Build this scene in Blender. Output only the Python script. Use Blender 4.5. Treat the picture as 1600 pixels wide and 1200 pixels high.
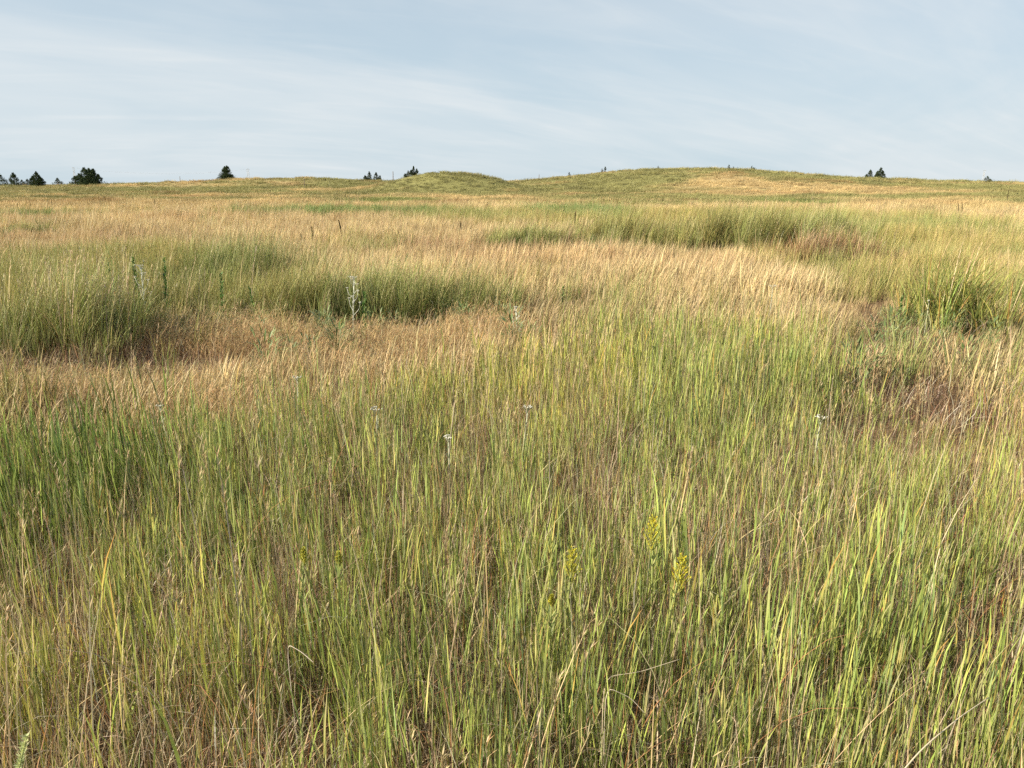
import bpy, math
import numpy as np

R = math.radians
rng = np.random.default_rng(7)
scene = bpy.context.scene
for o in list(bpy.data.objects):
    bpy.data.objects.remove(o)

# ------------------------------------------------------------------ camera
CAM_Z, PITCH, F = 1.65, R(15.0), 1164.0
KH = math.cos(PITCH)                              # metres across per metre ahead at eye level          # F: focal length in pixels of a 1600 px wide frame
cam_d = bpy.data.cameras.new('camera')
cam = bpy.data.objects.new('camera', cam_d)
scene.collection.objects.link(cam)
cam.location = (0, 0, CAM_Z)
cam.rotation_euler = (math.pi / 2 - PITCH, 0, 0)
cam_d.sensor_width = 36
cam_d.lens = 36 * F / 1600
cam_d.clip_start = 0.05
cam_d.clip_end = 20000
scene.camera = cam

# ------------------------------------------------------------------ light
SUN_EL, SUN_AZ = R(31), R(-110)                   # azimuth from +Y, clockwise: low on the left, a little behind the camera
world = bpy.data.worlds.new('World')
scene.world = world
world.use_nodes = True
W = world.node_tree
for n in list(W.nodes):
    W.nodes.remove(n)


def wn(t, **kw):
    n = W.nodes.new(t)
    for k, v in kw.items():
        setattr(n, k, v)
    return n


def wmath(op, a, b=None, c=None):
    n = wn('ShaderNodeMath', operation=op)
    for i, v in enumerate((a, b, c)):
        if v is None:
            continue
        if isinstance(v, (int, float)):
            n.inputs[i].default_value = v
        else:
            W.links.new(v, n.inputs[i])
    return n.outputs[0]


sky = wn('ShaderNodeTexSky', sky_type='NISHITA')
sky.sun_disc = False
sky.sun_elevation = SUN_EL
sky.sun_rotation = SUN_AZ
sky.altitude = 600
sky.air_density = 1.0
sky.dust_density = 0.6
sky.ozone_density = 1.6
# thin cirrus: a noise on a flat layer high above, so that it narrows towards the horizon
tc = wn('ShaderNodeTexCoord')
sep = wn('ShaderNodeSeparateXYZ')
W.links.new(tc.outputs['Generated'], sep.inputs[0])
zz = wmath('ADD', wmath('MAXIMUM', sep.outputs[2], 0.0), 0.22)
cmb = wn('ShaderNodeCombineXYZ')
W.links.new(wmath('DIVIDE', sep.outputs[0], zz), cmb.inputs[0])
W.links.new(wmath('DIVIDE', sep.outputs[1], zz), cmb.inputs[1])


def cloud(rot, sx, sy, seed, detail, dist, lo, hi):
    mp = wn('ShaderNodeMapping')
    mp.inputs['Scale'].default_value = (sx, sy, 1)
    mp.inputs['Location'].default_value = (seed, seed * 1.7, seed * 0.3)
    vr = wn('ShaderNodeVectorRotate', rotation_type='Z_AXIS')
    vr.inputs['Angle'].default_value = R(rot)
    W.links.new(cmb.outputs[0], vr.inputs['Vector'])
    W.links.new(vr.outputs[0], mp.inputs[0])
    nz = wn('ShaderNodeTexNoise')
    nz.inputs['Scale'].default_value = 1
    nz.inputs['Detail'].default_value = detail
    nz.inputs['Roughness'].default_value = 0.55
    nz.inputs['Distortion'].default_value = dist
    W.links.new(mp.outputs[0], nz.inputs['Vector'])
    mr = wn('ShaderNodeMapRange', interpolation_type='SMOOTHSTEP')
    mr.inputs[1].default_value = lo
    mr.inputs[2].default_value = hi
    W.links.new(nz.outputs[0], mr.inputs[0])
    return mr.outputs[0]


c1 = cloud(-33, 0.40, 1.6, 3.1, 7, 0.8, 0.36, 0.72)      # long streaks
c2 = cloud(-24, 1.0, 4.6, 9.4, 9, 1.2, 0.42, 0.78)        # finer wisps
c3 = cloud(-45, 0.55, 0.9, 5.7, 5, 0.5, 0.35, 0.68)       # broad veil
veil = wmath('ADD', wmath('MULTIPLY', c1, 0.27), wmath('ADD', wmath('MULTIPLY', c2, 0.17), wmath('MULTIPLY', c3, 0.34)))
fac = wmath('MINIMUM', wmath('ADD', veil, 0.10), 0.97)
mixc = wn('ShaderNodeMix', data_type='RGBA')
W.links.new(fac, mixc.inputs['Factor'])
# a dull blue-grey haze low over the horizon and thinly above
hz = wn('ShaderNodeMix', data_type='RGBA')
hzf = wn('ShaderNodeMapRange', interpolation_type='SMOOTHSTEP')
hzf.inputs[1].default_value = 0.0; hzf.inputs[2].default_value = 0.45; hzf.inputs[3].default_value = 0.92; hzf.inputs[4].default_value = 0.45
W.links.new(sep.outputs[2], hzf.inputs[0]); W.links.new(hzf.outputs[0], hz.inputs['Factor'])
W.links.new(sky.outputs[0], hz.inputs['A']); hz.inputs['B'].default_value = (4.35, 5.45, 6.2, 1)
W.links.new(hz.outputs['Result'], mixc.inputs['A'])
mixc.inputs['B'].default_value = (6.9, 7.1, 7.15, 1)
bg = wn('ShaderNodeBackground')
bg.inputs['Strength'].default_value = 0.054
W.links.new(mixc.outputs['Result'], bg.inputs[0])
wo = wn('ShaderNodeOutputWorld')
W.links.new(bg.outputs[0], wo.inputs[0])

sun_d = bpy.data.lights.new('sun', 'SUN')
sun_d.energy = 5.0
sun_d.angle = R(0.9)
sun_d.color = (1.0, 0.88, 0.70)
sun = bpy.data.objects.new('sun', sun_d)
scene.collection.objects.link(sun)
sun.rotation_euler = (math.pi / 2 - SUN_EL, 0, -SUN_AZ + math.pi)
sun.location = (-30, -10, 30)

scene.view_settings.view_transform = 'Standard'
scene.view_settings.look = 'None'
scene.view_settings.exposure = 1.2
scene.view_settings.gamma = 1.0
scene.view_settings.use_curve_mapping = False
scene.render.engine = 'CYCLES'
scene.cycles.max_bounces = 4
scene.cycles.diffuse_bounces = 3
scene.cycles.transmission_bounces = 3
scene.cycles.glossy_bounces = 1
scene.cycles.use_denoising = False
scene.cycles.use_adaptive_sampling = True
scene.cycles.adaptive_threshold = 0.02
scene.cycles.adaptive_min_samples = 24


# ------------------------------------------------------------------ noise and terrain
def _hash(ix, iy, s):
    h = (ix.astype(np.int64) * 374761393 + iy.astype(np.int64) * 668265263 + s * 982451653) & 0xFFFFFFFF
    h = ((h ^ (h >> 13)) * 1274126177) & 0xFFFFFFFF
    return ((h ^ (h >> 16)) & 0xFFFF) / 65535.0


def vnoise(x, y, s=0):
    x = np.asarray(x, float); y = np.asarray(y, float)
    ix, iy = np.floor(x), np.floor(y)
    fx, fy = x - ix, y - iy
    fx = fx * fx * (3 - 2 * fx); fy = fy * fy * (3 - 2 * fy)
    a, b = _hash(ix, iy, s), _hash(ix + 1, iy, s)
    c, d = _hash(ix, iy + 1, s), _hash(ix + 1, iy + 1, s)
    return (a * (1 - fx) + b * fx) * (1 - fy) + (c * (1 - fx) + d * fx) * fy


def fbm(x, y, s=0, o=4):
    t, a, n = 0, 1.0, 0
    for k in range(o):
        t = t + a * vnoise(x * 2 ** k + 17.3 * k, y * 2 ** k - 9.1 * k, s + k)
        n += a; a *= 0.5
    return t / n


def sstep(a, b, x):
    t = np.clip((np.asarray(x, float) - a) / (b - a), 0, 1)
    return t * t * (3 - 2 * t)


def bump(x, y, cx, cy, sx, sy, amp, rot=0.0, p=1.0):
    c, s = math.cos(rot), math.sin(rot)
    u = ((x - cx) * c + (y - cy) * s) / sx
    v = (-(x - cx) * s + (y - cy) * c) / sy
    return amp * np.exp(-(u * u + v * v) ** p)


def H(x, y):
    x = np.asarray(x, float); y = np.asarray(y, float)
    d = np.hypot(x, y)
    z = 1.12 * sstep(14, 190, d) - 0.9 * sstep(250, 480, d)
    z = z + 0.16 * (fbm(x / 5.5, y / 5.5, 11, 3) - 0.5) * sstep(2, 8, d)
    z = z + 0.55 * (fbm(x / 34, y / 26, 23, 3) - 0.5) * sstep(25, 70, d) * (1 - sstep(150, 260, d))
    z = z + 0.30 * (fbm(x / 7, y / 5, 29, 2) - 0.5) * sstep(40, 80, d) * (1 - sstep(180, 260, d))
    z = z + bump(x, y, -9.2, 110, 9.4, 8, 2.55, 0.0, 1.25)                          # the small round dune
    z = z + bump(x, y, -16, 118, 9, 7, 0.5)
    z = z + bump(x, y, 29, 138, 27, 30, 3.05, 0.0, 1.15)                 # the long hill on the right
    z = z + bump(x, y, 70, 150, 34, 30, 1.25)
    z = z + bump(x, y, -46, 165, 30, 18, 1.75)                           # the ridge behind the dune
    z = z + bump(x, y, -2.9, 6.0, 1.2, 0.7, -0.10) + bump(x, y, 2.3, 4.3, 0.55, 0.5, -0.14)
    return z


def at(px, py, h=0.0):
    """ground point whose cover of height h is seen at that place of the photograph"""
    u, v = (px - 800) / F, (600 - py) / F
    dx, dy, dz = u, math.cos(PITCH) + v * math.sin(PITCH), -math.sin(PITCH) + v * math.cos(PITCH)
    t = np.geomspace(0.8, 420, 5000)
    X, Y, Z = dx * t, dy * t, CAM_Z + dz * t
    hit = np.nonzero(Z < H(X, Y) + h)[0]
    i = hit[0] if len(hit) else len(t) - 1
    return float(X[i]), float(Y[i])


# ------------------------------------------------------------------ tools
def link(o, parent=None):
    scene.collection.objects.link(o)
    if parent is not None:
        o.parent = parent
    return o


def tag(o, label=None, cat=None, group=None, kind=None):
    for k, v in (('label', label), ('category', cat), ('group', group), ('kind', kind)):
        if v:
            o[k] = v
    return o


def empty(name, loc, label, cat, group=None):
    o = bpy.data.objects.new(name, None)
    o.empty_display_size = 0.1
    o.location = loc
    link(o)
    return tag(o, label, cat, group)


def raw_mesh(name, verts, faces, mat, cols=None, smooth=False):
    """faces: list of int arrays (n, k), quads or triangles"""
    me = bpy.data.meshes.new(name)
    verts = np.asarray(verts, np.float32)
    me.vertices.add(len(verts))
    me.vertices.foreach_set('co', verts.ravel())
    faces = [np.asarray(f, np.int32) for f in faces if len(f)]
    if faces:
        loops = np.concatenate([f.ravel() for f in faces])
        tot = np.concatenate([np.full(len(f), f.shape[1], np.int32) for f in faces])
        start = np.concatenate([[0], np.cumsum(tot)[:-1]]).astype(np.int32)
        me.loops.add(len(loops))
        me.loops.foreach_set('vertex_index', loops)
        me.polygons.add(len(tot))
        me.polygons.foreach_set('loop_start', start)
        me.polygons.foreach_set('loop_total', tot)
        if smooth:
            me.polygons.foreach_set('use_smooth', np.ones(len(tot), bool))
    me.update(calc_edges=True)
    if cols is not None:
        a = me.attributes.new('col', 'FLOAT_COLOR', 'POINT')
        c4 = np.ones((len(verts), 4), np.float32)
        c4[:, :3] = cols
        a.data.foreach_set('color', c4.ravel())
    if mat is not None:
        me.materials.append(mat)
    return me


class MB:
    """collects blades, tubes and small lumps; build() links them as one mesh object"""
    def __init__(self):
        self.v, self.q, self.t, self.c, self.n = [], [], [], [], 0

    def add(self, v, q=None, t=None, c=(0.2, 0.2, 0.1)):
        v = np.asarray(v, float).reshape(-1, 3)
        if q is not None and len(q):
            self.q.append(np.asarray(q, int) + self.n)
        if t is not None and len(t):
            self.t.append(np.asarray(t, int) + self.n)
        self.c.append(np.broadcast_to(np.asarray(c, float), (len(v), 3)).copy())
        self.v.append(v); self.n += len(v)

    def data(self):
        v = np.concatenate(self.v); c = np.concatenate(self.c)
        q = np.concatenate(self.q) if self.q else np.zeros((0, 4), int)
        t = np.concatenate(self.t) if self.t else np.zeros((0, 3), int)
        return v, q, t, c

    def build(self, name, mat, parent=None, smooth=True, kind=None):
        v, q, t, c = self.data()
        o = bpy.data.objects.new(name, raw_mesh(name, v, [q, t], mat, c, smooth))
        link(o, parent)
        return tag(o, kind=kind)

    def blades(self, pos, phi, length, tilt, bend, width, c0, c1, S=4, twist=0.0, taper=1.0, grow=0.35):
        """ribbon leaves: pos (n,3), azimuth phi, first tilt from the vertical, extra bend along the length, widths, colours at base and tip"""
        pos = np.atleast_2d(pos); n = len(pos)
        B = lambda a: np.broadcast_to(np.asarray(a, float), (n,)).copy()
        phi, length, tilt, bend, width = map(B, (phi, length, tilt, bend, width))
        tw = B(twist)
        c0 = np.broadcast_to(np.asarray(c0, float), (n, 3)); c1 = np.broadcast_to(np.asarray(c1, float), (n, 3))
        ts = np.linspace(0, 1, S + 1)
        ang = tilt[:, None] + bend[:, None] * ts[None, :] ** 1.6
        seg = length / S
        mid = 0.5 * (ang[:, 1:] + ang[:, :-1])
        r = np.concatenate([np.zeros((n, 1)), np.cumsum(np.sin(mid) * seg[:, None], 1)], 1)
        z = np.concatenate([np.zeros((n, 1)), np.cumsum(np.cos(mid) * seg[:, None], 1)], 1)
        cx, sx = np.cos(phi)[:, None], np.sin(phi)[:, None]
        P = np.stack([pos[:, 0:1] + r * cx, pos[:, 1:2] + r * sx, pos[:, 2:3] + z], -1)
        prof = np.minimum(1.0, grow + (1 - grow) * ts / 0.3) * np.clip(1 - ts ** (1.6 + taper), 0.03, 1)
        w = 0.5 * width[:, None] * prof[None, :]
        t2 = phi[:, None] + math.pi / 2 + tw[:, None] * (0.4 + ts[None, :])
        wx, wy = np.cos(t2) * w, np.sin(t2) * w
        wv = np.stack([wx, wy, np.zeros_like(wx)], -1)
        V = np.stack([P - wv, P + wv], 2)                       # n, S+1, 2, 3
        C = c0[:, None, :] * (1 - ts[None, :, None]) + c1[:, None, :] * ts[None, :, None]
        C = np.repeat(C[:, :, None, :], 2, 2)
        base = (np.arange(n) * (S + 1) * 2)[:, None] + (np.arange(S) * 2)[None, :]
        q = np.stack([base, base + 1, base + 3, base + 2], -1).reshape(-1, 4)
        self.add(V.reshape(-1, 3), q, None, C.reshape(-1, 3))
        return P

    def tube(self, path, radii, c=(0.2, 0.2, 0.1), sides=5):
        path = np.asarray(path, float); m = len(path)
        radii = np.broadcast_to(np.asarray(radii, float), (m,))
        d = np.gradient(path, axis=0); d /= np.linalg.norm(d, axis=1)[:, None] + 1e-9
        ref = np.where(np.abs(d[:, 2:3]) > 0.9, np.array([[1.0, 0, 0]]), np.array([[0, 0, 1.0]]))
        a = np.cross(d, ref); a /= np.linalg.norm(a, axis=1)[:, None] + 1e-9
        b = np.cross(d, a)
        th = np.arange(sides) * 2 * math.pi / sides
        V = path[:, None, :] + radii[:, None, None] * (np.cos(th)[None, :, None] * a[:, None, :] + np.sin(th)[None, :, None] * b[:, None, :])
        q = []
        for i in range(m - 1):
            for k in range(sides):
                k2 = (k + 1) % sides
                q.append((i * sides + k, i * sides + k2, (i + 1) * sides + k2, (i + 1) * sides + k))
        V = np.concatenate([V.reshape(-1, 3), path[-1:]])
        t = [((m - 1) * sides + k, (m - 1) * sides + (k + 1) % sides, m * sides) for k in range(sides)]
        self.add(V, q, t, c)

    def lump(self, p, r, c, squash=1.0):
        p = np.asarray(p, float)
        o = np.array([(1, 0, 0), (-1, 0, 0), (0, 1, 0), (0, -1, 0), (0, 0, squash), (0, 0, -squash)], float) * r
        t = [(0, 2, 4), (2, 1, 4), (1, 3, 4), (3, 0, 4), (2, 0, 5), (1, 2, 5), (3, 1, 5), (0, 3, 5)]
        self.add(p + o, None, t, c)


def pal(n, cols, weights, jit=0.14):
    cols = np.asarray(cols, float); w = np.asarray(weights, float)
    c = cols[rng.choice(len(cols), n, p=w / w.sum())]
    c = c * (1 + jit * rng.standard_normal((n, 1))) * (1 + 0.06 * rng.standard_normal((n, 3)))
    return np.clip(c, 0.01, 0.8)


# ------------------------------------------------------------------ materials
def material(name, tint=None, transl=0.26, rough=0.55, spec=0.25):
    m = bpy.data.materials.new(name)
    m.use_nodes = True
    nt = m.node_tree
    for n in list(nt.nodes):
        nt.nodes.remove(n)
    out = nt.nodes.new('ShaderNodeOutputMaterial')
    at_ = nt.nodes.new('ShaderNodeAttribute'); at_.attribute_name = 'col'
    col = at_.outputs['Color']
    if tint:
        ti = nt.nodes.new('ShaderNodeAttribute'); ti.attribute_name = 'tint'; ti.attribute_type = tint
        mu = nt.nodes.new('ShaderNodeMix'); mu.data_type = 'RGBA'; mu.blend_type = 'MULTIPLY'
        mu.inputs['Factor'].default_value = 1
        nt.links.new(col, mu.inputs['A']); nt.links.new(ti.outputs['Color'], mu.inputs['B'])
        col = mu.outputs['Result']
    pr = nt.nodes.new('ShaderNodeBsdfPrincipled')
    pr.inputs['Roughness'].default_value = rough
    pr.inputs['Specular IOR Level'].default_value = spec
    nt.links.new(col, pr.inputs['Base Color'])
    sh = pr.outputs[0]
    if transl > 0:
        tr = nt.nodes.new('ShaderNodeBsdfTranslucent')
        nt.links.new(col, tr.inputs['Color'])
        mx = nt.nodes.new('ShaderNodeMixShader'); mx.inputs[0].default_value = transl
        nt.links.new(sh, mx.inputs[1]); nt.links.new(tr.outputs[0], mx.inputs[2])
        sh = mx.outputs[0]
    nt.links.new(sh, out.inputs[0])
    return m


M_tint = material('grass_tufts', 'INSTANCER')
M_leaf = material('leaf_blades')
M_stem = material('dry_stems', None, 0.0, 0.7, 0.2)
M_needle = material('cedar_needles', None, 0.10, 0.7, 0.15)
M_bark = material('cedar_bark', None, 0.0, 0.9, 0.1)
M_flower = material('petals', None, 0.30, 0.6, 0.2)
M_metal = material('haze_grey_steel', None, 0.0, 0.5, 0.4)


# ------------------------------------------------------------------ what grows where (world positions)
class Zone:
    """soft blot of ground, found from the place where its cover shows"""
    def __init__(self, px, py, rx, ry, h=0.0, soft=0.45, warp=0.5):
        self.cx, y0 = at(px, py, h)
        _, yn = at(px, py + ry, h); _, yf = at(px, py - ry, h)
        self.cy = 0.5 * (yn + yf); self.b = max(0.2, 0.5 * (yf - yn))
        self.a = rx * y0 / F
        self.soft, self.warp = soft, warp

    def __call__(self, x, y):
        s = max(0.5, min(self.a, self.b))
        n = fbm(x / s, y / s, 41, 3) - 0.5
        r = np.hypot((x - self.cx) / self.a, (y - self.cy) / self.b) + self.warp * n
        return 1 - sstep(1 - self.soft, 1 + self.soft * 0.5, r)


def union(zs, x, y):
    m = np.zeros(np.shape(x))
    for z in zs:
        m = np.maximum(m, z(x, y))
    return m


# tall grass clumps: where the foot shows, width, depth, height, label, blades per square metre
CLUMPS = [
    ((75, 560, 300, 1.3, 0.84, 'dark green arching grass clump at the left edge beside grey stalks', 1100), dict(lean=0.75, stalks=70)),
    ((600, 502, 410, 1.3, 0.78, 'long dark green grass clump with white plant before it', 950), dict(lean=0.5, stalks=6)),
    ((440, 500, 160, 1.0, 0.74, 'olive grass clump joining the left end of the long dark clump', 800, 'OLV'), dict(stalks=6)),
    ((345, 448, 210, 1.8, 0.92, 'rounded green grass clump behind the leafy green spires', 700), dict(stalks=8)),
    ((235, 497, 200, 0.8, 0.62, 'olive grass clump around the leafy spires left of centre', 700, 'OLV'), dict(stalks=12)),
    ((1180, 393, 310, 2.6, 1.15, 'broad olive grass clump with dark right end above reddish grass', 420, 'OLV'), dict(S=4, width=(0.006, 0.013), stalks=20)),
    ((1285, 383, 150, 2.2, 1.12, 'deep green grass clump behind the reddish grass patch', 420), dict(S=4, width=(0.006, 0.013), stalks=8)),
    ((985, 386, 150, 2.4, 0.95, 'yellow-green grass clump left of the broad olive clump', 420, 'OLV'), dict(width=(0.006, 0.013), stalks=10)),
    ((830, 389, 190, 1.8, 0.70, 'low bright green grass clump along the golden field edge', 420), dict(width=(0.006, 0.013), stalks=4)),
    ((1500, 520, 135, 0.8, 0.92, 'spiky green grass clump with orange leaf tips near right edge', 1000, 'SPK'), dict(lean=0.15, S=5, width=(0.007, 0.013), stalks=3, spread=1.1)),
    ((1315, 416, 220, 1.6, 0.72, 'low reddish brown grass clump in front of the deep green clump', 420, 'RED'), dict(width=(0.005, 0.011), stalks=20)),
    ((20, 372, 80, 1.6, 0.62, 'small dark grass clump far back at the left edge', 420), dict(width=(0.006, 0.013), stalks=4)),
]


def clump_mask(x, y, grow=1.0, ahead=0.0):
    m = np.zeros(np.shape(x))
    for (px, py, wpx, depth, *_), kw in CLUMPS:
        cx, cy = at(px, py, 0.03)
        a = 0.5 * wpx * cy / F; b = 0.5 * depth
        r = np.hypot((x - cx) / a, (y - cy - b * 0.8 + ahead * cy / 9.0) / b)
        m = np.maximum(m, 1 - sstep(0.85 * grow, 1.15 * grow, r))
    return m


# far edge of the green grass in front, as a line in the field
edge = np.array([at(px, py, 0.5) for px, py in ((-500, 640), (-200, 640), (0, 628), (200, 622), (400, 605), (520, 566), (650, 540), (800, 512), (900, 490), (1000, 478), (1120, 470), (1250, 474), (1340, 500), (1450, 560), (1530, 545), (1600, 535), (1800, 540), (2200, 540))])
edge_ang = np.arctan2(edge[:, 0], edge[:, 1])
edge_r = np.hypot(edge[:, 0], edge[:, 1])


def front(x, y):
    """1 in the green grass in front, 0 beyond its far edge"""
    a = np.arctan2(x, np.maximum(y, 1e-3)); r = np.hypot(x, y)
    e = np.interp(a, edge_ang, edge_r) * (1 + 0.22 * (fbm(x / 0.9, y / 0.9, 71, 3) - 0.5))
    return np.where(y < 0.3, 1.0, 1 - sstep(0.88, 1.12, r / e))


Z_lush = [Zone(60, 690, 230, 90, 0.4), Zone(-150, 650, 200, 80, 0.4)]
Z_orange = [Zone(330, 520, 160, 26, 0.15), Zone(560, 545, 230, 34, 0.15), Zone(120, 590, 220, 22, 0.2), Zone(350, 600, 130, 20, 0.3), Zone(760, 520, 90, 30, 0.1)]
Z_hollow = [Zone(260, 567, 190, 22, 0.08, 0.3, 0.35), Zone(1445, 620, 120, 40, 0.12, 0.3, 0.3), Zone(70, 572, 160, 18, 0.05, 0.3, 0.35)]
Z_rise = [Zone(1060, 545, 330, 60, 0.4)]
Z_low = [Zone(1440, 672, 160, 50, 0.2), Zone(200, 612, 260, 22, 0.25)]
Z_pale = [Zone(1530, 430, 190, 70, 0.4), Zone(1420, 340, 170, 14, 0.4), Zone(1080, 335, 260, 14, 0.4), Zone(760, 330, 160, 8, 0.4), Zone(130, 440, 330, 48, 0.4), Zone(300, 455, 170, 40, 0.3), Zone(1480, 370, 260, 42, 0.4), Zone(1560, 480, 160, 60, 0.3),
          Zone(100, 395, 260, 14, 0.4), Zone(860, 345, 130, 18, 0.4), Zone(1250, 335, 200, 15, 0.4)]
Z_green_strip = [Zone(520, 327, 190, 6, 0.3), Zone(600, 310, 90, 4, 0.3), Zone(910, 327, 100, 7, 0.3), Zone(1240, 312, 70, 4, 0.3), Zone(80, 331, 90, 3, 0.3)]
Z_gold = [Zone(1480, 318, 260, 8, 0.3), Zone(1530, 470, 120, 22, 0.25), Zone(1490, 488, 190, 38, 0.2), Zone(1060, 440, 420, 44, 0.3), Zone(800, 410, 300, 22, 0.3), Zone(330, 362, 460, 20, 0.3), Zone(700, 360, 330, 16, 0.3), Zone(420, 585, 160, 16, 0.2)]
Z_clear = [Zone(1490, 498, 190, 44, 0.15), Zone(110, 580, 240, 24, 0.1), Zone(330, 572, 180, 18, 0.1), Zone(1445, 640, 130, 40, 0.1), Zone(1440, 545, 150, 36, 0.1), Zone(1500, 530, 120, 22, 0.1)]
Z_red = [Zone(1310, 396, 110, 12, 0.2), Zone(880, 388, 160, 5, 0.1), Zone(700, 388, 110, 4, 0.1)]
Z_hill_green = [Zone(1040, 270, 160, 7, 0.1), Zone(900, 293, 120, 9, 0.1), Zone(680, 283, 70, 7, 0.1), Zone(1230, 277, 90, 4, 0.1), Zone(200, 296, 260, 6, 0.1), Zone(760, 300, 180, 7, 0.1)]
Z_hill_gold = [Zone(1230, 290, 200, 6, 0.1), Zone(1130, 300, 120, 5, 0.1), Zone(520, 297, 90, 3, 0.1), Zone(330, 318, 330, 6, 0.1)]

GOLD, OLIVE, GREEN, RUST, STRAW = map(np.array, ((0.45, 0.345, 0.17), (0.225, 0.218, 0.085), (0.175, 0.20, 0.062), (0.30, 0.18, 0.085), (0.40, 0.31, 0.165)))


def cover(x, y):
    """colour of the prairie beyond the near grass"""
    x = np.asarray(x, float); y = np.asarray(y, float)
    d = np.hypot(x, y)
    n1 = fbm(x / 16, y / 9, 5, 4); n2 = fbm(x / 5, y / 3.5, 15, 3); n3 = fbm(x / 45, y / 30, 25, 3)
    g = sstep(0.46, 0.62, 0.55 * n1 + 0.25 * n2 + 0.2 * n3 + 0.13 * sstep(50, 100, d))
    g = np.maximum(g, 0.95 * union(Z_hill_green, x, y)); g = g * (1 - 0.85 * union(Z_hill_gold, x, y))
    g = g * (0.25 + 0.75 * sstep(36, 60, d)) * (1 - 0.8 * union(Z_gold, x, y))
    g2 = union(Z_green_strip, x, y)
    c = GOLD * (1 - g[..., None]) + OLIVE * g[..., None]
    c = c * (1 - g2[..., None]) + GREEN * g2[..., None]
    r = sstep(0.62, 0.78, fbm(x / 7, y / 5, 35, 3))[..., None] * 0.45
    return c * (1 - r) + RUST * 1.15 * r


# ------------------------------------------------------------------ ground
def ground():
    rad = np.concatenate([[0.0], np.geomspace(0.4, 30, 90), np.geomspace(31, 320, 130), np.geomspace(340, 9000, 24)])
    A = 300
    th = np.linspace(-math.pi, math.pi, A, endpoint=False)
    # finer in front, coarser behind
    th = np.sign(th) * math.pi * (np.abs(th) / math.pi) ** 1.8
    X = rad[:, None] * np.sin(th)[None, :]; Y = rad[:, None] * np.cos(th)[None, :]
    Zc = H(X, Y)
    v = np.stack([X, Y, Zc], -1).reshape(-1, 3)
    i = np.arange(len(rad) - 1)[:, None]; k = np.arange(A)[None, :]
    k2 = (k + 1) % A
    q = np.stack([i * A + k, i * A + k2, (i + 1) * A + k2, (i + 1) * A + k], -1).reshape(-1, 4)[:, ::-1]
    d = np.hypot(X, Y)
    soil = np.array([0.13, 0.085, 0.05])
    far = cover(X, Y)
    w = sstep(10, 45, d)[..., None]
    c = (soil * (1 - w) + far * 0.8 * w).reshape(-1, 3)
    m = bpy.data.materials.new('prairie_soil'); m.use_nodes = True
    nt = m.node_tree; pr = nt.nodes['Principled BSDF']
    a_ = nt.nodes.new('ShaderNodeAttribute'); a_.attribute_name = 'col'
    g = nt.nodes.new('ShaderNodeNewGeometry')
    nz = nt.nodes.new('ShaderNodeTexNoise'); nz.inputs['Scale'].default_value = 1.7; nz.inputs['Detail'].default_value = 9; nz.inputs['Roughness'].default_value = 0.68
    nt.links.new(g.outputs['Position'], nz.inputs['Vector'])
    mr = nt.nodes.new('ShaderNodeMapRange'); mr.inputs[1].default_value = 0.3; mr.inputs[2].default_value = 0.7; mr.inputs[3].default_value = 0.6; mr.inputs[4].default_value = 1.35
    nt.links.new(nz.outputs[0], mr.inputs[0])
    mu = nt.nodes.new('ShaderNodeVectorMath'); mu.operation = 'SCALE'
    nt.links.new(a_.outputs['Color'], mu.inputs[0]); nt.links.new(mr.outputs[0], mu.inputs['Scale'])
    nt.links.new(mu.outputs[0], pr.inputs['Base Color'])
    pr.inputs['Roughness'].default_value = 0.95; pr.inputs['Specular IOR Level'].default_value = 0.05
    bp = nt.nodes.new('ShaderNodeBump'); bp.inputs['Strength'].default_value = 0.8; bp.inputs['Distance'].default_value = 0.15
    nt.links.new(nz.outputs[0], bp.inputs['Height']); nt.links.new(bp.outputs[0], pr.inputs['Normal'])
    o = bpy.data.objects.new('ground', raw_mesh('ground', v, [q], m, c, True))
    link(o); o['kind'] = 'structure'
    o['label'] = 'sandy prairie ground rising to low grassy dunes'; o['category'] = 'ground'


ground()


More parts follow.
